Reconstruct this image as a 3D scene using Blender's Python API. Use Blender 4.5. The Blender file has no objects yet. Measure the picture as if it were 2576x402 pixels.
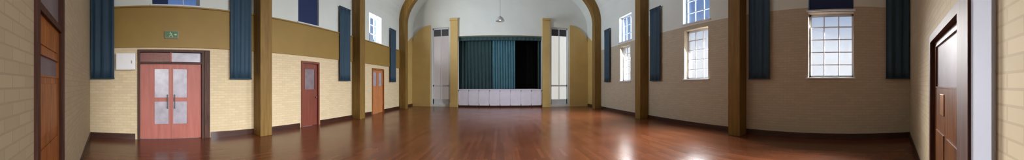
import bpy, bmesh, math, random
from math import pi, sin, cos, tan, atan2, sqrt, radians
random.seed(4)
scene = bpy.context.scene
COL = scene.collection

# ------------------------------------------------------------ camera, world, light, exposure
F = 560.0                 # pixels per radian of the cylindrical panorama
CX, CY = 1258.0, 213.0    # the hall axis and the horizon in the 2576x402 frame
EYE = 1.52
cd = bpy.data.cameras.new('camera')
cd.type = 'PANO'
cd.panorama_type = 'CENTRAL_CYLINDRICAL'
cd.central_cylindrical_radius = 1.0
cd.central_cylindrical_range_u_min = -CX / F
cd.central_cylindrical_range_u_max = (2576 - CX) / F
cd.central_cylindrical_range_v_min = -(402 - CY) / F
cd.central_cylindrical_range_v_max = CY / F
cd.clip_start = 0.02
cam = bpy.data.objects.new('camera', cd)
COL.objects.link(cam)
cam.location = (0, 0, EYE)
cam.rotation_euler = (pi / 2, 0, 0)
scene.camera = cam
scene.view_settings.view_transform = 'Standard'
scene.view_settings.look = 'None'
scene.view_settings.exposure = 0.0
scene.view_settings.gamma = 1.0
scene.view_settings.use_curve_mapping = False

SKY = 1.0                 # world strength
DAY = 195.0
LAMP = 8.0
world = bpy.data.worlds.new('world')
scene.world = world
world.use_nodes = True
wn = world.node_tree.nodes
_tc = wn.new('ShaderNodeTexCoord')
_sx = wn.new('ShaderNodeSeparateXYZ')
_cr = wn.new('ShaderNodeValToRGB')          # hazy white near the horizon, blue higher up
_cr.color_ramp.elements[0].position = 0.14
_cr.color_ramp.elements[0].color = (1.0, 1.01, 1.03, 1)
_cr.color_ramp.elements[1].position = 0.36
_cr.color_ramp.elements[1].color = (0.22, 0.33, 0.56, 1)
world.node_tree.links.new(_tc.outputs['Generated'], _sx.inputs[0])
world.node_tree.links.new(_sx.outputs[2], _cr.inputs[0])
world.node_tree.links.new(_cr.outputs[0], wn['Background'].inputs[0])
wn['Background'].inputs[1].default_value = SKY


def day_light(name, x, y, z, w, h, normal_x, watts, tilt=0.48, spread=1.75, yaw=0.0, col=(1.0, 0.99, 0.96)):
    ld = bpy.data.lights.new(name, 'AREA')
    ld.shape = 'RECTANGLE'
    ld.size = w
    ld.size_y = h
    ld.energy = watts * w * h
    ld.color = col
    ld.spread = spread
    o = bpy.data.objects.new(name, ld)
    COL.objects.link(o)
    o.location = (x, y, z)
    # local -Z points along normal_x, local X along world Y
    o.rotation_euler = (pi / 2 - tilt, 0, (pi / 2 if normal_x < 0 else -pi / 2) - yaw)
    return o


# ------------------------------------------------------------ materials
def mat(name, col, rough=0.6, metal=0.0, spec=0.5, coat=0.0, bump=None, var=None, sheen=0.0, alpha=None):
    m = bpy.data.materials.new(name)
    m.use_nodes = True
    nt = m.node_tree
    p = nt.nodes['Principled BSDF']
    c = (col[0], col[1], col[2], 1)
    p.inputs['Base Color'].default_value = c
    p.inputs['Roughness'].default_value = rough
    p.inputs['Metallic'].default_value = metal
    p.inputs['Specular IOR Level'].default_value = spec
    p.inputs['Coat Weight'].default_value = coat
    p.inputs['Sheen Weight'].default_value = sheen
    tc = nt.nodes.new('ShaderNodeTexCoord')
    if var:
        scale, amt = var
        n = nt.nodes.new('ShaderNodeTexNoise')
        n.inputs['Scale'].default_value = scale
        n.inputs['Detail'].default_value = 5
        nt.links.new(tc.outputs['Object'], n.inputs['Vector'])
        r = nt.nodes.new('ShaderNodeMapRange')
        r.inputs['From Min'].default_value = 0.3
        r.inputs['From Max'].default_value = 0.7
        r.inputs['To Min'].default_value = 1 - amt
        r.inputs['To Max'].default_value = 1 + amt
        nt.links.new(n.outputs['Fac'], r.inputs['Value'])
        x = nt.nodes.new('ShaderNodeVectorMath')
        x.operation = 'SCALE'
        x.inputs[0].default_value = col[:3]
        nt.links.new(r.outputs['Result'], x.inputs['Scale'])
        nt.links.new(x.outputs[0], p.inputs['Base Color'])
    if bump:
        scale, st = bump
        n = nt.nodes.new('ShaderNodeTexNoise')
        n.inputs['Scale'].default_value = scale
        nt.links.new(tc.outputs['Object'], n.inputs['Vector'])
        b = nt.nodes.new('ShaderNodeBump')
        b.inputs['Strength'].default_value = st
        b.inputs['Distance'].default_value = 0.01
        nt.links.new(n.outputs['Fac'], b.inputs['Height'])
        nt.links.new(b.outputs[0], p.inputs['Normal'])
    return m


def wood(name, dark, light, axis='Z', scale=1.0, rough=0.35, coat=0.2):
    m = mat(name, light, rough, spec=0.35, coat=coat)
    nt = m.node_tree
    p = nt.nodes['Principled BSDF']
    tc = nt.nodes.new('ShaderNodeTexCoord')
    mp = nt.nodes.new('ShaderNodeMapping')
    s = [14 * scale] * 3
    s['XYZ'.index(axis)] = 1.2 * scale
    mp.inputs['Scale'].default_value = s
    n = nt.nodes.new('ShaderNodeTexNoise')
    n.inputs['Scale'].default_value = 2.0
    n.inputs['Detail'].default_value = 6
    n.inputs['Distortion'].default_value = 0.6
    cr = nt.nodes.new('ShaderNodeValToRGB')
    cr.color_ramp.elements[0].position = 0.3
    cr.color_ramp.elements[1].position = 0.72
    cr.color_ramp.elements[0].color = (*dark, 1)
    cr.color_ramp.elements[1].color = (*light, 1)
    nt.links.new(tc.outputs['Object'], mp.inputs[0])
    nt.links.new(mp.outputs[0], n.inputs['Vector'])
    nt.links.new(n.outputs['Fac'], cr.inputs[0])
    nt.links.new(cr.outputs[0], p.inputs['Base Color'])
    return m


def brick_paint(name, col, rough=0.6, rot=(pi / 2, 0, 0), st=0.25):
    """painted blockwork: one paint colour, mortar joints only as relief and slight tone"""
    m = mat(name, col, 0.75, spec=0.2)
    nt = m.node_tree
    p = nt.nodes['Principled BSDF']
    tc = nt.nodes.new('ShaderNodeTexCoord')
    sep = nt.nodes.new('ShaderNodeSeparateXYZ')
    add = nt.nodes.new('ShaderNodeMath')
    add.operation = 'ADD'
    com = nt.nodes.new('ShaderNodeCombineXYZ')
    nt.links.new(tc.outputs['Object'], sep.inputs[0])
    nt.links.new(sep.outputs[0], add.inputs[0])
    nt.links.new(sep.outputs[1], add.inputs[1])
    nt.links.new(add.outputs[0], com.inputs[0])
    nt.links.new(sep.outputs[2], com.inputs[1])
    b = nt.nodes.new('ShaderNodeTexBrick')
    b.inputs['Scale'].default_value = 1.0
    b.inputs['Brick Width'].default_value = 0.225
    b.inputs['Row Height'].default_value = 0.075
    b.inputs['Mortar Size'].default_value = 0.006
    b.inputs['Color1'].default_value = (*[c * 1.05 for c in col], 1)
    b.inputs['Color2'].default_value = (*[c * 0.94 for c in col], 1)
    b.inputs['Mortar'].default_value = (*[c * 0.86 for c in col], 1)
    nt.links.new(com.outputs[0], b.inputs['Vector'])
    nt.links.new(b.outputs['Color'], p.inputs['Base Color'])
    bp = nt.nodes.new('ShaderNodeBump')
    bp.invert = True
    bp.inputs['Strength'].default_value = st
    bp.inputs['Distance'].default_value = 0.008
    nt.links.new(b.outputs['Fac'], bp.inputs['Height'])
    nt.links.new(bp.outputs[0], p.inputs['Normal'])
    return m


def emit(name, col, strength):
    m = bpy.data.materials.new(name)
    m.use_nodes = True
    p = m.node_tree.nodes['Principled BSDF']
    p.inputs['Base Color'].default_value = (*col, 1)
    p.inputs['Emission Color'].default_value = (*col, 1)
    p.inputs['Emission Strength'].default_value = strength
    p.inputs['Roughness'].default_value = 0.3
    return m


def thin_glass(name, tint=(0.95, 0.97, 1.0), refl=0.08):
    m = bpy.data.materials.new(name)
    m.use_nodes = True
    nt = m.node_tree
    nt.nodes.remove(nt.nodes['Principled BSDF'])
    out = nt.nodes['Material Output']
    t = nt.nodes.new('ShaderNodeBsdfTransparent')
    t.inputs[0].default_value = (*tint, 1)
    g = nt.nodes.new('ShaderNodeBsdfGlossy')
    g.inputs['Roughness'].default_value = 0.05
    mx = nt.nodes.new('ShaderNodeMixShader')
    mx.inputs[0].default_value = refl
    nt.links.new(t.outputs[0], mx.inputs[1])
    nt.links.new(g.outputs[0], mx.inputs[2])
    nt.links.new(mx.outputs[0], out.inputs['Surface'])
    return m


def floor_mat():
    m = mat('hall_parquet', (0.25, 0.1, 0.05), 0.23, coat=0.0)
    nt = m.node_tree
    p = nt.nodes['Principled BSDF']
    p.inputs['Coat Roughness'].default_value = 0.12
    tc = nt.nodes.new('ShaderNodeTexCoord')
    mp = nt.nodes.new('ShaderNodeMapping')
    mp.inputs['Rotation'].default_value = (0, 0, pi / 2)
    b = nt.nodes.new('ShaderNodeTexBrick')
    b.inputs['Scale'].default_value = 1.0
    b.inputs['Brick Width'].default_value = 1.3
    b.inputs['Row Height'].default_value = 0.085
    b.inputs['Mortar Size'].default_value = 0.0015
    b.inputs['Color1'].default_value = (0.190, 0.060, 0.024, 1)
    b.inputs['Color2'].default_value = (0.130, 0.038, 0.015, 1)
    b.inputs['Mortar'].default_value = (0.05, 0.02, 0.01, 1)
    n = nt.nodes.new('ShaderNodeTexNoise')
    n.inputs['Scale'].default_value = 1.1
    n.inputs['Detail'].default_value = 6
    mr = nt.nodes.new('ShaderNodeMapRange')
    mr.inputs['To Min'].default_value = 0.75
    mr.inputs['To Max'].default_value = 1.25
    sc = nt.nodes.new('ShaderNodeVectorMath')
    sc.operation = 'SCALE'
    nt.links.new(tc.outputs['Object'], mp.inputs[0])
    nt.links.new(mp.outputs[0], b.inputs['Vector'])
    nt.links.new(tc.outputs['Object'], n.inputs['Vector'])
    nt.links.new(n.outputs['Fac'], mr.inputs['Value'])
    nt.links.new(b.outputs['Color'], sc.inputs[0])
    nt.links.new(mr.outputs[0], sc.inputs['Scale'])
    nt.links.new(sc.outputs[0], p.inputs['Base Color'])
    mr2 = nt.nodes.new('ShaderNodeMapRange')
    mr2.inputs['To Min'].default_value = 0.17
    mr2.inputs['To Max'].default_value = 0.30
    nt.links.new(n.outputs['Fac'], mr2.inputs['Value'])
    nt.links.new(mr2.outputs[0], p.inputs['Roughness'])
    return m


M = dict(
    floor=floor_mat(),
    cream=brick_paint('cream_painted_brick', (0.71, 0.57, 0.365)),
    cream_shaded=brick_paint('cream_brick_painted_shade', (0.51, 0.44, 0.33)),  # cream wall paint darkened: the right wall's shade is put into the colour
    beige=brick_paint('beige_end_wall_brick', (0.52, 0.43, 0.29), st=0.35),
    ochre=mat('ochre_paint', (0.29, 0.175, 0.034), 0.6, var=(1.5, 0.06)),
    ochre_lit=mat('ochre_paint_lit', (0.56, 0.39, 0.14), 0.55, var=(1.5, 0.06)),  # ochre lightened: the stage end's brighter light is put into the colour
    rib=wood('golden_ochre_rib', (0.17, 0.09, 0.015), (0.26, 0.15, 0.035), 'Z', 0.5, 0.6, 0.0),
    vault=mat('off_white_vault', (0.70, 0.73, 0.68), 0.7, var=(0.8, 0.04)),
    white=mat('white_gloss_paint', (0.66, 0.68, 0.74), 0.55),
    casing=mat('white_eggshell_paint', (0.47, 0.49, 0.57), 0.8, spec=0.15, var=(2, 0.03)),
    stagewhite=mat('lavender_white_panel', (0.76, 0.75, 0.88), 0.4, var=(3, 0.04)),
    brown=wood('dark_brown_wood', (0.045, 0.016, 0.010), (0.10, 0.038, 0.022), 'Z', 1.0, 0.6, 0.0),
    skirt=wood('dark_skirting', (0.03, 0.010, 0.006), (0.07, 0.024, 0.013), 'Y'),
    orange=wood('orange_varnished_wood', (0.22, 0.062, 0.010), (0.46, 0.16, 0.032), 'Z', 1.0, 0.45, 0.05),
    varnish=wood('dark_varnished_wood', (0.07, 0.022, 0.006), (0.19, 0.07, 0.02), 'Z', 1.0, 0.4, 0.1),
    paleorange=wood('light_orange_wood', (0.42, 0.15, 0.05), (0.62, 0.25, 0.09), 'Z', 1.0, 0.5, 0.0),
    red=wood('dull_red_paint', (0.40, 0.115, 0.085), (0.50, 0.16, 0.12), 'Z', 0.4, 0.5, 0.0),
    darkred=wood('deep_red_paint', (0.17, 0.042, 0.025), (0.24, 0.062, 0.04), 'Z', 0.4, 0.4),
    mauveglass=mat('obscured_mauve_glass', (0.22, 0.175, 0.19), 0.5, spec=0.2, var=(4, 0.15)),
    greyglass=mat('obscured_grey_glass', (0.40, 0.36, 0.42), 0.3, spec=0.5, var=(5, 0.18)),
    clear=thin_glass('window_glass'),
    blueglass=thin_glass('pale_blue_window_glass', (0.62, 0.72, 0.86)),
    navy=mat('navy_fabric', (0.013, 0.028, 0.095), 0.85, sheen=0.02, bump=(200, 0.1)),
    banner=mat('dark_blue_fabric', (0.018, 0.052, 0.088), 0.7, sheen=0.05, bump=(150, 0.15), var=(3, 0.1)),
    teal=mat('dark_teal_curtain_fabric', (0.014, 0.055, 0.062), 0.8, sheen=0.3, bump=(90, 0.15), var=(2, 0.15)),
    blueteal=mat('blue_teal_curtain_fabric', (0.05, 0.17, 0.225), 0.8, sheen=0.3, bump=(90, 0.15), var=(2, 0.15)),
    black=mat('black_backcloth', (0.006, 0.008, 0.008), 0.9, var=(2, 0.1)),
    olive=mat('olive_pelmet', (0.10, 0.13, 0.08), 0.7, var=(3, 0.08)),
    brass=mat('brass', (0.75, 0.42, 0.25), 0.3, metal=0.9, var=(8, 0.05)),
    steel=mat('brushed_steel', (0.5, 0.5, 0.52), 0.3, metal=0.9, var=(12, 0.05)),
    grey=mat('grey_enamel', (0.32, 0.33, 0.32), 0.5, var=(9, 0.05)),
    dark=mat('dark_grey_plastic', (0.05, 0.05, 0.055), 0.5, var=(9, 0.05)),
    boxwhite=mat('white_plastic', (0.85, 0.84, 0.84), 0.35, var=(9, 0.02)),
    green=emit('green_sign_face', (0.06, 0.14, 0.04), 0.02),
    signwhite=emit('sign_white', (0.55, 0.65, 0.5), 0.03),
    bulb=emit('lamp_bulb', (1.0, 0.86, 0.66), 6.0),
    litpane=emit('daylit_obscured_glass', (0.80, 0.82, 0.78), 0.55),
    dimpane=emit('obscured_glass_added_glow', (0.50, 0.46, 0.46), 0.22),  # faint glow added to brighten a pane that is not lit
    line=mat('pale_court_line', (0.34, 0.24, 0.20), 0.25, var=(3, 0.06)),
    outside=mat('outside_ground', (0.2, 0.22, 0.16), 0.9, var=(0.5, 0.2)),
)


# ------------------------------------------------------------ helpers
class MB:
    def __init__(self):
        self.bm = bmesh.new()

    def box(self, x0, x1, y0, y1, z0, z1, T=None):
        if x0 > x1: x0, x1 = x1, x0
        if y0 > y1: y0, y1 = y1, y0
        vs = []
        for x, y, z in ((x0, y0, z0), (x1, y0, z0), (x1, y1, z0), (x0, y1, z0),
                        (x0, y0, z1), (x1, y0, z1), (x1, y1, z1), (x0, y1, z1)):
            if T: x, y, z = T(x, y, z)
            vs.append(self.bm.verts.new((x, y, z)))
        for f in ((3, 2, 1, 0), (4, 5, 6, 7), (0, 1, 5, 4), (1, 2, 6, 5), (2, 3, 7, 6), (3, 0, 4, 7)):
            self.bm.faces.new([vs[i] for i in f])
        return self

    def prism(self, pts, a, b, plane='XZ'):
        """polygon pts extruded from a to b along the missing axis"""
        def P(p, t):
            return (p[0], t, p[1]) if plane == 'XZ' else ((t, p[0], p[1]) if plane == 'YZ' else (p[0], p[1], t))
        A = [self.bm.verts.new(P(p, a)) for p in pts]
        B = [self.bm.verts.new(P(p, b)) for p in pts]
        n = len(pts)
        self.bm.faces.new(A)
        self.bm.faces.new(B[::-1])
        for i in range(n):
            self.bm.faces.new([A[i], B[i], B[(i + 1) % n], A[(i + 1) % n]])
        return self

    def strip(self, inner, outer, a, b):
        """curved band between two XZ polylines, extruded y a..b"""
        n = len(inner)
        R = []
        for i in range(n):
            R.append([self.bm.verts.new((inner[i][0], a, inner[i][1])), self.bm.verts.new((outer[i][0], a, outer[i][1])),
                      self.bm.verts.new((outer[i][0], b, outer[i][1])), self.bm.verts.new((inner[i][0], b, inner[i][1]))])
        for i in range(n - 1):
            for k in range(4):
                self.bm.faces.new([R[i][k], R[i][(k + 1) % 4], R[i + 1][(k + 1) % 4], R[i + 1][k]])
        self.bm.faces.new(R[0][::-1])
        self.bm.faces.new(R[-1])
        return self

    def lathe(self, prof, c=(0, 0, 0), seg=24, axis='Z'):
        rings = []
        for r, h in prof:
            ring = []
            for i in range(seg):
                a = 2 * pi * i / seg
                p = (r * cos(a), r * sin(a), h)
                if axis == 'X': p = (h, r * cos(a), r * sin(a))
                if axis == 'Y': p = (r * cos(a), h, r * sin(a))
                ring.append(self.bm.verts.new((c[0] + p[0], c[1] + p[1], c[2] + p[2])))
            rings.append(ring)
        for A, B in zip(rings, rings[1:]):
            for i in range(seg):
                self.bm.faces.new([A[i], A[(i + 1) % seg], B[(i + 1) % seg], B[i]])
        self.bm.faces.new(rings[0][::-1])
        self.bm.faces.new(rings[-1])
        return self

    def drape(self, x0, x1, z0, z1, amp=0.05, folds=8, th=0.012, seg=None, flare=0.0):
        """a hanging cloth in the local XZ plane with real thickness and folds in Y"""
        seg = seg or folds * 10
        nz = 10
        def y(u, t, k):
            a = amp * (0.75 + 0.25 * t)
            return a * sin(2 * pi * folds * u + 0.5 * sin(5 * u)) + 0.2 * a * sin(2 * pi * folds * 2.3 * u + 3 * t) + k * th
        G = []
        for k in (0, 1):
            g = []
            for j in range(nz + 1):
                t = j / nz
                g.append([self.bm.verts.new((x0 + (x1 - x0) * (i / seg), y(i / seg, t, k), z1 + (z0 - z1) * t)) for i in range(seg + 1)])
            G.append(g)
        for k in (0, 1):
            for j in range(nz):
                for i in range(seg):
                    q = [G[k][j][i], G[k][j][i + 1], G[k][j + 1][i + 1], G[k][j + 1][i]]
                    self.bm.faces.new(q if k else q[::-1])
        for j in range(nz):
            for i in (0, seg):
                self.bm.faces.new([G[0][j][i], G[1][j][i], G[1][j + 1][i], G[0][j + 1][i]])
        for i in range(seg):
            for j in (0, nz):
                self.bm.faces.new([G[0][j][i], G[0][j][i + 1], G[1][j][i + 1], G[1][j][i]])
        return self

    def build(self, name, m, parent=None, bevel=0.0, smooth=False, T=None):
        if T:
            for v in self.bm.verts:
                v.co = T(*v.co)
        bmesh.ops.recalc_face_normals(self.bm, faces=self.bm.faces)
        me = bpy.data.meshes.new(name)
        self.bm.to_mesh(me)
        self.bm.free()
        me.materials.append(m)
        o = bpy.data.objects.new(name, me)
        COL.objects.link(o)
        if parent: o.parent = parent
        if bevel:
            b = o.modifiers.new('bevel', 'BEVEL')
            b.width = bevel
            b.segments = 2
            b.limit_method = 'ANGLE'
        if smooth:
            for p in me.polygons: p.use_smooth = True
        return o


def struct(o):
    o['kind'] = 'structure'
    return o


def tag(o, label, cat, group=None):
    o['label'] = label
    o['category'] = cat
    if group: o['group'] = group
    return o


def empty(name, loc=(0, 0, 0), rz=0.0):
    o = bpy.data.objects.new(name, None)
    COL.objects.link(o)
    o.location = loc
    o.rotation_euler = (0, 0, rz)
    o.empty_display_size = 0.2
    return o


def copy_tree(o, parent=None):
    c = o.copy()
    COL.objects.link(c)
    if parent: c.parent = parent
    for ch in list(o.children):
        copy_tree(ch, c)
    return c


# ------------------------------------------------------------ dimensions
W = 6.2            # half width of the hall
YE = 15.0          # proscenium wall
SPRING = 5.6       # top of the side walls
APEX = 8.9
TH = 0.35
Y0 = -0.51         # end wall at the axis; it splays back by SPL per metre
SPL = 0.195
YC = Y0 - SPL * W  # corner
RIBS = (3.3, 8.1, 12.9)
WIN_Y = (0.53, 5.14, 9.85)
PI2 = pi / 2


def cells_wall(name, m, holes, u0, u1, z0, z1, place):
    """a wall made of blocks around rectangular holes (u0,u1,z0,z1); place(u, depth, z) gives world points"""
    holes = [(h[0], h[1], max(h[2], z0), min(h[3], z1)) for h in holes if h[2] < z1 and h[3] > z0]
    us = sorted(set([u0, u1] + [h[0] for h in holes] + [h[1] for h in holes]))
    zs = sorted(set([z0, z1] + [h[2] for h in holes] + [h[3] for h in holes]))
    bm = bmesh.new()
    solid = {}
    for i in range(len(us) - 1):
        for j in range(len(zs) - 1):
            cu, cz = (us[i] + us[i + 1]) / 2, (zs[j] + zs[j + 1]) / 2
            solid[i, j] = not any(h[0] < cu < h[1] and h[2] < cz < h[3] for h in holes)
    V = {}
    def v(i, j, d):
        if (i, j, d) not in V:
            V[i, j, d] = bm.verts.new(place(us[i], TH * d, zs[j]))
        return V[i, j, d]
    for (i, j), s in solid.items():
        if not s: continue
        bm.faces.new([v(i, j, 0), v(i + 1, j, 0), v(i + 1, j + 1, 0), v(i, j + 1, 0)])
        bm.faces.new([v(i, j, 1), v(i, j + 1, 1), v(i + 1, j + 1, 1), v(i + 1, j, 1)])
        for di, dj, a, b in ((-1, 0, (i, j), (i, j + 1)), (1, 0, (i + 1, j), (i + 1, j + 1)), (0, -1, (i, j), (i + 1, j)), (0, 1, (i, j + 1), (i + 1, j + 1))):
            if not solid.get((i + di, j + dj), False):
                bm.faces.new([v(*a, 0), v(*b, 0), v(*b, 1), v(*a, 1)])
    mb = MB()
    mb.bm.free()
    mb.bm = bm
    return struct(mb.build(name, m))


# ------------------------------------------------------------ setting: floor, walls, vault
struct(MB().prism([(-W - TH, YC - TH), (0, Y0 - TH), (W + TH, YC - TH), (W + TH, YE + 4.6), (-W - TH, YE + 4.6)], -0.12, 0.0, 'XY').build('floor', M['floor']))
struct(MB().box(-40, 40, -30, 45, -0.5, -0.13).build('ground', M['outside']))

LOW_WIN = [(y - h, y + h, 1.73, 3.55) for y, h in zip(WIN_Y, (0.64, 0.56, 0.50))]
UPY = ((0.05, 1.40), (4.85, 5.85), (9.30, 10.5))
L_UP = [(a, b, 3.75, 5.15) for a, b in UPY]
R_UP = [(y - h, y + h, z, 5.15) for y, h, z in zip(WIN_Y, (0.64, 0.62, 0.60), (3.62, 3.80, 3.80))]
DOOR1 = (-0.36, 1.52, 0.0, 2.50)
DOOR2 = (4.98, 5.86, 0.0, 2.38)
DOOR3 = (9.55, 10.75, 0.0, 2.38)
YS = 13.1          # the last bay in front of the stage is ochre
RIGHT = lambda u, d, z: (W + d, u, z)
LEFT = lambda u, d, z: (-W - d, u, z)
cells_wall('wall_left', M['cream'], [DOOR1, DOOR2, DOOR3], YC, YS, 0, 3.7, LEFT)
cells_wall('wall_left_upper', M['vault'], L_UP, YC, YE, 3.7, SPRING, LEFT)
cells_wall('wall_right', M['cream_shaded'], LOW_WIN + R_UP, YC, YS, 0, 3.7, RIGHT)
cells_wall('wall_right_upper', M['vault'], R_UP, YC, YE, 3.7, SPRING, RIGHT)
cells_wall('wall_left_stage_bay', M['ochre_lit'], [], YS, YE, 0, 3.7, LEFT)
cells_wall('wall_right_stage_bay', M['ochre_lit'], [], YS, YE, 0, 3.7, RIGHT)

# end wall, splayed in two halves
LD = (1.36, 2.26, 0.0, 2.14)      # left brown door, |x| range
RD = (1.34, 2.66, 0.0, 2.10)
def ENDR(u, d, z): return (u, Y0 - SPL * u - d, z)
def ENDL(u, d, z): return (-u, Y0 - SPL * u - d, z)
cells_wall('wall_back_right', M['beige'], [RD], 0, W + TH, 0, SPRING, ENDR)
cells_wall('wall_back_left', M['beige'], [(LD[0], LD[1], 0.0, 2.85)], 0, W + TH, 0, SPRING, ENDL)
# segmental vault
N = 28
def vault_pt(a, s=0.0):
    return ((W + s) * cos(a), SPRING + (APEX - SPRING + s) * sin(a))
inner = [vault_pt(pi * i / N, 0.0) for i in range(N + 1)]
outer = [vault_pt(pi * i / N, 0.3) for i in range(N + 1)]
struct(MB().strip(inner, outer, YC - TH, YE + 0.3).build('ceiling', M['vault'], smooth=False))
# gable above the end wall
g = [(W + 0.2, SPRING)] + [vault_pt(pi * i / N, 0.2) for i in range(N + 1)] + [(-W - 0.2, SPRING)]
struct(MB().prism([vault_pt(pi * i / N, 0.2) for i in range(N + 1)], YC - TH, YC - 0.02).build('wall_back_gable', M['vault']))
struct(MB().prism([(-W, YC - TH), (0, Y0 - TH), (W, YC - TH)], SPRING - 0.1, SPRING, 'XY').build('ceiling_back_soffit', M['vault']))

# proscenium wall: opening, side niches
OW, OZ0, OZ1 = 2.86, 1.22, 4.85
NI0, NI1, NZ = 3.50, 4.72, 5.5
def FRONT(u, d, z): return (u, YE + d, z)
cells_wall('wall_stage', M['vault'],
           [(-OW, OW, 0.0, OZ1), (-NI1, -NI0, 0.15, NZ), (NI0, NI1, 0.15, NZ)], -W - TH, W + TH, 0, SPRING, FRONT)
struct(MB().prism([vault_pt(pi * i / N, 0.2) for i in range(N + 1)], YE, YE + TH).build('wall_stage_gable', M['vault']))
# ochre pilasters each side of the opening, with a base and a cap
k = 0
for s in (-1, 1):
    k += 1
    struct(MB().box(s * 2.87, s * 3.38, YE - 0.16, YE, 0, 5.9).box(s * 2.862, s * 3.42, YE - 0.20, YE, 0, 0.3)
           .box(s * 2.862, s * 3.42, YE - 0.20, YE, 5.9, 6.05).build('trim_%d' % k, M['ochre_lit'], bevel=0.01))
# ochre arch-topped piers filling the corner
for s in (-1, 1):
    k += 1
    pts = [(s * 4.83, 0), (s * W, 0), (s * W, 4.3)]
    for i in range(11):
        a = pi / 2 * i / 10
        pts.append((s * (4.83 + (W - 4.83) * cos(a)), 4.3 + 1.4 * sin(a)))
    struct(MB().prism(pts, YE - 0.12, YE - 0.001).build('trim_%d' % k, M['ochre_lit']))
# ochre curved strip on the side walls of the last bay
for s in (-1, 1):
    k += 1
    pts = [(YS, 3.7), (YE - 0.12, 3.7)] + [(YE - 0.12 - (YE - 0.12 - YS) * (1 - cos(pi / 2 * i / 10)), 3.7 + 1.3 * (1 - (i / 10) ** 2)) for i in range(10)]
    struct(MB().prism(pts, s * (W - 0.02), s * W, 'YZ').build('trim_%d' % k, M['ochre_lit']))

# arched ribs: vertical pilaster, curve over the vault
for y in RIBS:
    k += 1
    inn, out = [], []
    D = 0.45
    inn.append((W - D, 0)); out.append((W, 0))
    for i in range(41):
        a = pi * i / 40
        inn.append(((W - D) * cos(a), SPRING - 0.2 + (APEX - D - SPRING + 0.2) * sin(a)))
        out.append(((W) * cos(a), SPRING + (APEX - SPRING) * sin(a)))
    inn.append((-(W - D), 0)); out.append((-W, 0))
    struct(MB().strip(inn, out, y - 0.2, y + 0.2).build('trim_%d' % k, M['rib'], bevel=0.012))

# ochre band above the doors on the left wall, with a brown rail below it
for a, b in ((YC, RIBS[0] - 0.2), (RIBS[0] + 0.2, RIBS[1] - 0.2), (RIBS[1] + 0.2, RIBS[2] - 0.2)):
    k += 1
    struct(MB().box(-W, -W + 0.05, a, b, 2.56, 3.66).build('trim_%d' % k, M['ochre'], bevel=0.006))
    k += 1
    struct(MB().box(-W, -W + 0.08, a, b, 3.66, 3.70).build('trim_%d' % k, M['ochre'], bevel=0.006))

# baseboards between openings
def base(name, segs, place):
    mb = MB()
    for a, b in segs:
        mb.box(a, b, -0.03, 0.0, 0, 0.13, T=lambda u, d, z: place(u, d, z))
        mb.box(a, b, -0.018, 0.0, 0.13, 0.16, T=lambda u, d, z: place(u, d, z))
    return struct(mb.build(name, M['skirt']))
r = RIBS
base('baseboard_left', [(YC, -0.42), (1.72, r[0] - .2), (r[0] + .2, 4.92), (5.92, r[1] - .2), (r[1] + .2, 9.49), (10.81, r[2] - .2), (r[2] + .2, YE - .12)], LEFT)
base('baseboard_right', [(YC, r[0] - .2), (r[0] + .2, r[1] - .2), (r[1] + .2, r[2] - .2), (r[2] + .2, YE - .12)], RIGHT)
base('baseboard_back_left', [(0, LD[0] - 0.09), (LD[1] + 0.09, W)], ENDL)
base('baseboard_back_right', [(0, 0.87), (RD[1] + 0.12, W)], ENDR)

# ------------------------------------------------------------ windows
def make_window(n, y0, y1, z0, z1, s, nv, nh, m_frame, blind=0.0, blind_half=False, watts=DAY, light=True, tilt=0.48, spread=1.75, yaw=0.0, glass='clear'):
    w = struct(empty('window_%d' % n, (s * W, (y0 + y1) / 2, z0)))
    hw, h = (y1 - y0) / 2, z1 - z0
    xo = s * 0.20
    f = MB()
    t = 0.055
    f.box(xo, xo + s * 0.07, -hw, -hw + t, 0, h).box(xo, xo + s * 0.07, hw - t, hw, 0, h)
    f.box(xo, xo + s * 0.07, -hw, hw, 0, t).box(xo, xo + s * 0.07, -hw, hw, h - t, h)
    f.build('window_frame', m_frame, w)
    b = MB()
    for i in range(1, nv):
        c = -hw + 2 * hw * i / nv
        b.box(xo + s * 0.01, xo + s * 0.06, c - 0.014, c + 0.014, t, h - t)
    for j in range(1, nh):
        c = h * j / nh
        b.box(xo + s * 0.012, xo + s * 0.058, -hw + t, hw - t, c - 0.014, c + 0.014)
    b.build('glazing_bars', m_frame, w)
    MB().box(xo + s * 0.032, xo + s * 0.038, -hw + t, hw - t, t, h - t).build('pane', M[glass], w)
    MB().box(-s * 0.05, xo, -hw - 0.05, hw + 0.05, -0.045, 0.0).build('window_sill', m_frame, w, bevel=0.006)
    if light:
        day_light('daylight_%d' % n, s * (W + TH + 0.05), (y0 + y1) / 2, (z0 + z1) / 2, hw * 2, h, -s, watts, tilt, spread, yaw)
    return w

n = 0
for (a, b, z0, z1) in LOW_WIN:
    n += 1
    make_window(n, a, b, z0, z1, 1, 3, 5, M['white'], watts=DAY * (0.68, 1.15, 1.15)[n - 1], yaw=(0.15, -0.27, 0.10)[n - 1], spread=(1.2, 2.1, 2.1)[n - 1])
for (a, b, z0, z1) in R_UP:
    n += 1
    make_window(n, a, b, z0, z1, 1, 3, 3, M['white'], light=(n > 4), watts=DAY * 0.5, tilt=0.3, spread=2.2, glass='blueglass')
for (a, b, z0, z1) in L_UP:
    n += 1
    make_window(n, a, b, z0, z1, -1, 3, 3, M['white'], light=(n == 9), watts=DAY * 2.2, tilt=-0.45, spread=2.2, yaw=-0.35, glass='blueglass')

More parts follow.
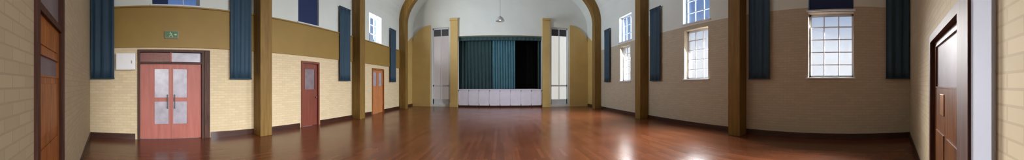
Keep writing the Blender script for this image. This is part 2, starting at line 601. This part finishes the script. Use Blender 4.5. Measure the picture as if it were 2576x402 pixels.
# tall obscured windows either side of the stage
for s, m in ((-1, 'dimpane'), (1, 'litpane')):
    n += 1
    w = struct(empty('window_%d' % n, (s * (NI0 + NI1) / 2, YE + 0.16, 0.15)))
    hw, h = (NI1 - NI0) / 2, NZ - 0.15
    f = MB().box(-hw, -hw + .07, 0, .08, 0, h).box(hw - .07, hw, 0, .08, 0, h).box(-hw, hw, 0, .08, 0, .35).box(-hw, hw, 0, .08, h - .09, h)
    f.box(-hw, hw, 0, .08, 1.25, 1.36).box(-.025, .025, .01, .07, 0, h)
    f.build('window_frame', M['white'], w)
    MB().box(-hw + .07, hw - .07, .035, .045, .3, h - .55).build('pane', M[m], w)
    MB().box(-hw + .07, hw - .07, .03, .05, h - .55, h - .05).build('vent_grille', M['dark'], w)

# ------------------------------------------------------------ doors
def door_leaf_glazed(parent, name, u0, u1, z0, z1, glass, m, mg, place, d0=0.0, d1=0.045, handle=None, hm='steel'):
    """leaf in (u, depth, z) coordinates with one or more glass openings"""
    us = sorted(set([u0, u1] + [g[0] for g in glass] + [g[1] for g in glass]))
    zs = sorted(set([z0, z1] + [g[2] for g in glass] + [g[3] for g in glass]))
    mb = MB()
    for i in range(len(us) - 1):
        for j in range(len(zs) - 1):
            cu, cz = (us[i] + us[i + 1]) / 2, (zs[j] + zs[j + 1]) / 2
            if any(g[0] < cu < g[1] and g[2] < cz < g[3] for g in glass): continue
            mb.box(us[i], us[i + 1], d0, d1, zs[j], zs[j + 1], T=place)
    leaf = mb.build(name, m, parent)
    for g in glass:
        MB().box(g[0], g[1], d0 + 0.015, d0 + 0.028, g[2], g[3], T=place).build('glass_panel', mg, leaf)
        bd = MB()
        for q in ((g[0] - .015, g[0], g[2], g[3]), (g[1], g[1] + .015, g[2], g[3]), (g[0], g[1], g[2] - .015, g[2]), (g[0], g[1], g[3], g[3] + .015)):
            bd.box(q[0], q[1], d0 - 0.008, d0, q[2], q[3], T=place)
        bd.build('glazing_bead', m, leaf)
    return leaf

def frame_u(parent, u0, u1, z1, t, m, place, depth=(-0.03, 0.14), extra=None):
    mb = MB()
    mb.box(u0 - t, u0, depth[0], depth[1], 0, z1 + t, T=place)
    mb.box(u1, u1 + t, depth[0], depth[1], 0, z1 + t, T=place)
    mb.box(u0, u1, depth[0], depth[1], z1, z1 + t, T=place)
    if extra: mb.box(u0, u1, depth[0] + .02, depth[1], extra, extra + 0.06, T=place)
    return mb.build('door_frame', m, parent)

# 1: red double doors with transom, left wall
d = struct(empty('door_1', (0, 0, 0)))
u0, u1 = DOOR1[0] + 0.02, DOOR1[1] - 0.02
uc = (u0 + u1) / 2
frame_u(d, u0 + .05, u1 - .05, 2.43, 0.07, M['brown'], LEFT, (-0.04, 0.3), extra=2.10)
for a, b, g in ((u0 + .055, uc - .003, (uc - 0.46, uc - 0.06)), (uc + .003, u1 - .055, (uc + 0.06, uc + 0.46))):
    leaf = door_leaf_glazed(d, 'door_leaf', a, b, 0.01, 2.10, [(g[0], g[1], 0.42, 1.05), (g[0], g[1], 1.16, 1.96)], M['red'], M['greyglass'], LEFT, 0.04, 0.085)
    hc = uc - 0.10 if b < uc + .1 else uc + 0.10
    h = MB().box(hc - .012, hc + .012, -0.03, -0.01, 0.85, 1.25, T=LEFT)
    h.box(hc - .012, hc + .012, -0.02, 0.04, 0.87, 0.90, T=LEFT).box(hc - .012, hc + .012, -0.02, 0.04, 1.20, 1.23, T=LEFT)
    h.build('pull_handle', M['dark'], leaf)
    MB().box(a + .05, b - .05, 0.034, 0.04, 0.06, 0.28, T=LEFT).build('kick_plate', M['red'], leaf)
for a, b in ((u0 + .06, uc - .02), (uc + .02, u1 - .06)):
    if a < uc - .1:
        MB().box(a, b, 0.06, 0.08, 2.17, 2.42, T=LEFT).build('transom_panel', M['darkred'], d)
    else:
        MB().box(a, b, 0.06, 0.08, 2.17, 2.42, T=LEFT).build('transom_pane', M['greyglass'], d)
MB().box(u1 + .03, u1 + .19, -0.05, 0.0, 0, 2.5, T=LEFT).build('architrave', M['brown'], d, bevel=0.004)
MB().box(uc - .02, uc + .02, 0.03, 0.12, 2.16, 2.43, T=LEFT).build('transom_mullion', M['red'], d)

# 2: narrow red door, 3: orange double door with glazed top
d = struct(empty('door_2'))
frame_u(d, DOOR2[0] + .07, DOOR2[1] - .07, 2.30, 0.07, M['darkred'], LEFT, (-0.04, 0.3))
leaf = door_leaf_glazed(d, 'door_leaf', DOOR2[0] + .075, DOOR2[1] - .075, 0.01, 2.29, [(DOOR2[0] + .2, DOOR2[1] - .2, 1.35, 2.1)], M['darkred'], M['mauveglass'], LEFT, 0.03, 0.075)
MB().lathe([(0.012, 0), (0.012, 0.04), (0.028, 0.045), (0.03, 0.065), (0.01, 0.08)], (-W - 0.03, DOOR2[1] - .15, 1.05), 14, 'X').build('door_knob', M['steel'], leaf, smooth=True)
d = struct(empty('door_3'))
frame_u(d, DOOR3[0] + .06, DOOR3[1] - .06, 2.30, 0.06, M['orange'], LEFT, (-0.04, 0.3))
c3 = (DOOR3[0] + DOOR3[1]) / 2
for a, b in ((DOOR3[0] + .065, c3 - .003), (c3 + .003, DOOR3[1] - .065)):
    leaf = door_leaf_glazed(d, 'door_leaf', a, b, 0.01, 2.29, [(a + .1, b - .1, 1.45, 2.18)], M['paleorange'], M['greyglass'], LEFT, 0.03, 0.075)
    MB().box(a + .1, b - .1, 0.022, 0.03, 0.2, 1.2, T=LEFT).build('raised_panel', M['paleorange'], leaf, bevel=0.004)

# 4: brown door in the end wall on the left of the picture
d = struct(empty('door_4'))
frame_u(d, LD[0] + .045, LD[1] - .045, 2.78, 0.07, M['brown'], ENDL, (-0.03, 0.3), extra=2.08)
a, b = LD[0] + .05, LD[1] - .05
leaf = door_leaf_glazed(d, 'door_leaf', a, b, 0.01, 2.08, [(a + .06, b - .06, 1.60, 1.76)], M['orange'], M['mauveglass'], ENDL, 0.02, 0.065)
for q in ((1.84, 2.02), (1.10, 1.53), (0.12, 1.0)):
    MB().box(a + .11, b - .11, 0.010, 0.02, q[0], q[1], T=ENDL).build('raised_panel', M['orange'], leaf, bevel=0.004)
MB().box(a + .0, b, 0.03, 0.045, 2.14, 2.77, T=ENDL).build('transom_pane', M['mauveglass'], d)
MB().box(a + .02, a + .08, 0.012, 0.02, 0.95, 1.2, T=ENDL).build('finger_plate', M['steel'], leaf)

# 5: brown door in the end wall on the right, glazed above, brass plate
d = struct(empty('door_5'))
frame_u(d, RD[0] + .10, RD[1] - .08, 2.04, 0.085, M['brown'], ENDR, (-0.04, 0.3))
MB().box(1.18, RD[0] + .02, -0.05, 0.02, 0, 2.30, T=ENDR).build('architrave', M['brown'], d)
a, b = RD[0] + .105, RD[1] - .085
leaf = door_leaf_glazed(d, 'door_leaf', a, b, 0.01, 2.035, [(a + .10, b - .10, 1.50, 1.97)], M['varnish'], M['mauveglass'], ENDR, 0.02, 0.065)
for q in ((a + .13, (a + b) / 2 - .06), ((a + b) / 2 + .06, b - .13)):
    MB().box(q[0], q[1], 0.010, 0.02, 0.15, 1.0, T=ENDR).build('raised_panel', M['varnish'], leaf, bevel=0.004)
MB().box(2.06, 2.22, 0.008, 0.02, 1.20, 1.42, T=ENDR).build('push_plate', M['brass'], leaf, bevel=0.003)
# white painted boxed casing beside that door
k += 1
struct(MB().box(0.880, 1.175, -0.03, 0.0, 0, 3.2, T=ENDR).box(0.873, 1.179, -0.037, 0.0, 0, 0.16, T=ENDR).build('trim_%d' % k, M['casing'], bevel=0.004))

# ------------------------------------------------------------ stage
st = empty('stage', (0, YE, 0))
tag(st, 'raised stage with a lavender white panelled front at the far end of the hall', 'stage')
MB().box(-OW + .004, OW - .004, -0.02, 0.06, 0.12, 1.15).build('front_panel', M['stagewhite'], st)
mb = MB()
for i in range(9):
    c = -OW + 0.03 + (2 * OW - 0.06) * i / 8
    mb.box(c - .022, c + .022, -0.035, -0.02, 0.12, 1.15)
mb.box(-OW + .01, OW - .01, -0.035, -0.02, 0.12, 0.2).box(-OW + .01, OW - .01, -0.035, -0.02, 1.07, 1.15)
mb.build('panel_battens', M['stagewhite'], st)
MB().box(-OW + .004, OW - .004, -0.02, 0.06, 0.0, 0.12).build('plinth', M['skirt'], st)
MB().box(-OW + .004, OW - .004, -0.06, 4.0, 1.15, 1.22).build('stage_deck', M['stagewhite'], st, bevel=0.01)
# stage house
struct(MB().box(-4.2, -4.05, YE + TH, YE + 4.5, 0, 5.9).build('wall_stage_house_left', M['black']))
struct(MB().box(4.05, 4.2, YE + TH, YE + 4.5, 0, 5.9).build('wall_stage_house_right', M['black']))
struct(MB().box(-4.2, 4.2, YE + 4.4, YE + 4.55, 0, 5.9).build('wall_stage_house_rear', M['black']))
struct(MB().box(-4.2, 4.2, YE + TH, YE + 4.5, 5.9, 6.0).build('ceiling_stage_house', M['black']))

def curtain(name, x0, x1, y, z0, z1, m, folds, label, amp=0.06):
    e = empty(name, ((x0 + x1) / 2, y, z0))
    hw = (x1 - x0) / 2
    MB().drape(-hw, hw, 0.0, z1 - z0, amp, folds).build('curtain_cloth', M[m], e, smooth=True)
    MB().box(-hw, hw, -0.03, 0.04, z1 - z0, z1 - z0 + 0.1).build('heading_tape', M[m], e)
    tag(e, label, 'curtain')
    return e
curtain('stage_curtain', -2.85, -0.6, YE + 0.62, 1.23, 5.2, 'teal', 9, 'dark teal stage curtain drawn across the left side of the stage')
curtain('stage_curtain', -0.55, 1.05, YE + 0.50, 1.23, 5.2, 'blueteal', 9, 'brighter blue-teal stage curtain hanging at the middle')
curtain('stage_curtain', 2.65, 3.2, YE + 0.62, 1.23, 5.2, 'teal', 4, 'narrow dark stage curtain gathered at the right edge of the stage')
curtain('stage_backcloth', -3.9, 3.9, YE + 3.6, 1.23, 5.6, 'black', 16, 'black backcloth in the dark gap at the right side of the stage')
e = empty('stage_pelmet', (0, YE + 0.16, 4.55))
MB().drape(-OW + .01, OW - .01, 0, 0.30, 0.02, 20).build('valance_cloth', M['teal'], e, smooth=True)
MB().box(-OW + .01, OW - .01, -0.06, 0.06, 0.22, 0.298).build('pelmet_board', M['olive'], e)
tag(e, 'short teal and olive pelmet across the top of the stage opening', 'pelmet')

# ------------------------------------------------------------ hanging banners
def make_banner():
    root = empty('wall_banner')
    L = 3.10
    MB().drape(-0.34, 0.34, 0.03, L, 0.028, 3, th=0.01).build('cloth', M['banner'], root, smooth=True)
    MB().lathe([(0.015, -0.38), (0.015, 0.38)], (0, 0.0, L + 0.012), 12, 'X').build('hanging_rod', M['dark'], root)
    MB().lathe([(0.018, -0.35), (0.018, 0.35)], (0, 0.0, 0.018), 12, 'X').build('bottom_rod', M['banner'], root)
    for x in (-0.3, 0.3):
        MB().box(x - .012, x + .012, 0.0, 0.112, L - 0.0, L + 0.025).build('wall_bracket', M['dark'], root)
    return root
proto = make_banner()
BAN = [(-1, -1.34, 'long dark blue banner on the left wall in the corner left of the white box'),
       (-1, 2.63, 'long dark blue banner on the left wall right of the red double doors'),
       (-1, 7.30, 'dark blue banner on the left wall between the narrow red door and the second rib'),
       (-1, 11.70, 'dark blue banner on the left wall just past the orange double door'),
       (1, 11.70, 'dark blue banner on the right wall beyond the third bright window, nearest the stage'),
       (1, 7.30, 'dark blue banner on the right wall between the middle and furthest bright windows'),
       (1, 2.63, 'long dark blue banner on the right wall beside the nearest big window, stage side'),
       (1, -1.34, 'long dark blue banner on the right wall in the corner by the brown door')]
for i, (s, y, lab) in enumerate(BAN):
    o = proto if i == 0 else copy_tree(proto)
    o.location = (s * (W - 0.115), y, 1.68)
    o.rotation_euler = (0, 0, -s * pi / 2)     # local +Y towards the wall
    tag(o, lab, 'banner', 'dark blue banners along the side walls')

# ------------------------------------------------------------ blinds on the high windows
def blind(s, y0, y1, z0, z1, frac, lab):
    e = empty('roller_blind', (s * (W + 0.07), (y0 + y1) / 2, z1))
    hw = (y1 - y0) / 2
    h = (z1 - z0) * frac
    MB().box(-0.004, 0.004, -hw + .02, hw - .02, -h, -0.03).build('blind_cloth', M['navy'], e)
    MB().lathe([(0.028, -hw + .01), (0.028, hw - .01)], (0, 0, -0.035), 14, 'Y').build('roller', M['navy'], e)
    MB().box(-0.01, 0.01, -hw + .02, hw - .02, -h - .02, -h).build('bottom_bar', M['navy'], e)
    tag(e, lab, 'blind', 'navy blinds on the high windows')
a = R_UP[0]
blind(1, a[0], a[1], a[2], a[3], 0.97, 'navy blind in the high window above the biggest bright window on the right wall')
a = L_UP[0]
blind(-1, a[0] + 0.0, a[0] + .47 + 0.0, a[2], a[3], 0.97, 'narrow navy blind over part of the high window above the red double doors')
a = L_UP[1]
blind(-1, a[0], a[1], a[2], a[3], 0.97, 'navy blind in the high window above the narrow red door')

# ------------------------------------------------------------ small things on the left wall
e = empty('wall_box', (-W, -0.68, 1.93))
MB().box(0, 0.14, -0.27, 0.27, 0, 0.46).build('casing', M['boxwhite'], e, bevel=0.015)
MB().box(0.14, 0.152, -0.24, 0.24, 0.03, 0.43).build('cover', M['boxwhite'], e, bevel=0.006)
MB().box(0.152, 0.160, 0.15, 0.18, 0.17, 0.25).build('catch', M['grey'], e)
tag(e, 'white rectangular box mounted on the cream wall beside the red double doors', 'box')

e = empty('exit_sign', (-W + 0.05, 0.58, 2.80))
MB().box(0, 0.05, -0.19, 0.19, 0, 0.2).build('sign_casing', M['grey'], e, bevel=0.006)
MB().box(0.05, 0.054, -0.175, 0.175, 0.012, 0.188).build('sign_face', M['green'], e)
mb = MB()
T = lambda x, y, z: (x, y, z)
mb.lathe([(0.014, 0.054), (0.014, 0.057)], (0, -0.03, 0.155), 12, 'X')
for (p, q) in (((-0.02, .135), (0.0, .085)), ((0.0, .085), (-0.045, .075)), ((-0.045, .075), (-0.06, .04)), ((0.0, .085), (0.035, .06)),
               ((0.035, .06), (0.03, .03)), ((-0.018, .13), (-0.055, .115)), ((-0.018, .13), (0.02, .112))):
    dx, dz = q[0] - p[0], q[1] - p[1]
    l = sqrt(dx * dx + dz * dz)
    nx, nz = -dz / l * .006, dx / l * .006
    mb.prism([(p[0] + nx, p[1] + nz), (q[0] + nx, q[1] + nz), (q[0] - nx, q[1] - nz), (p[0] - nx, p[1] - nz)], 0.054, 0.057, 'YZ')
mb.prism([(0.07, .09), (0.11, .09), (0.11, .07), (0.15, .1), (0.11, .13), (0.11, .11), (0.07, .11)], 0.054, 0.057, 'YZ')
mb.build('pictogram', M['signwhite'], e)
tag(e, 'small green exit sign on the ochre band above the red double doors', 'sign')

# ------------------------------------------------------------ pendant lamps down the middle; the nearer two are unseen, added as fill
def make_lamp():
    root = empty('pendant_lamp')
    MB().lathe([(0.03, 0.30), (0.05, 0.27), (0.16, 0.20), (0.23, 0.10), (0.25, 0.0), (0.235, 0.0), (0.215, 0.10), (0.15, 0.18), (0.03, 0.24)], seg=28).build('lamp_shade', M['grey'], root, smooth=True)
    MB().lathe([(0.02, 0.20), (0.05, 0.15), (0.06, 0.10), (0.045, 0.05), (0.01, 0.035)], seg=18).build('bulb', M['bulb'], root, smooth=True)
    MB().lathe([(0.008, 0.30), (0.008, APEX - 0.5 - 5.2)], seg=8).build('cord', M['dark'], root)
    MB().lathe([(0.06, APEX - 5.2 - 0.53), (0.06, APEX - 5.2 - 0.45)], seg=16).build('ceiling_rose', M['white'], root)
    return root
lp = make_lamp()
for i, (y, lab) in enumerate(((12.9, 'grey pendant lamp hanging in front of the white gable over the stage'),
                              (8.1, 'unseen grey pendant lamp added for fill light, second arch in mid hall'),
                              (3.3, 'unseen grey pendant lamp added for fill light, first arch, nearest the end wall'))):
    o = lp if i == 0 else copy_tree(lp)
    o.location = (0, y, 5.2)
    tag(o, lab, 'lamp', 'pendant lamps down the middle of the hall')
    ld = bpy.data.lights.new('pendant_light', 'AREA')
    ld.shape = 'DISK'
    ld.size = 0.3
    ld.energy = LAMP
    ld.color = (1.0, 0.88, 0.72)
    l = bpy.data.objects.new('pendant_light', ld)
    COL.objects.link(l)
    l.location = (0, y, 5.19)
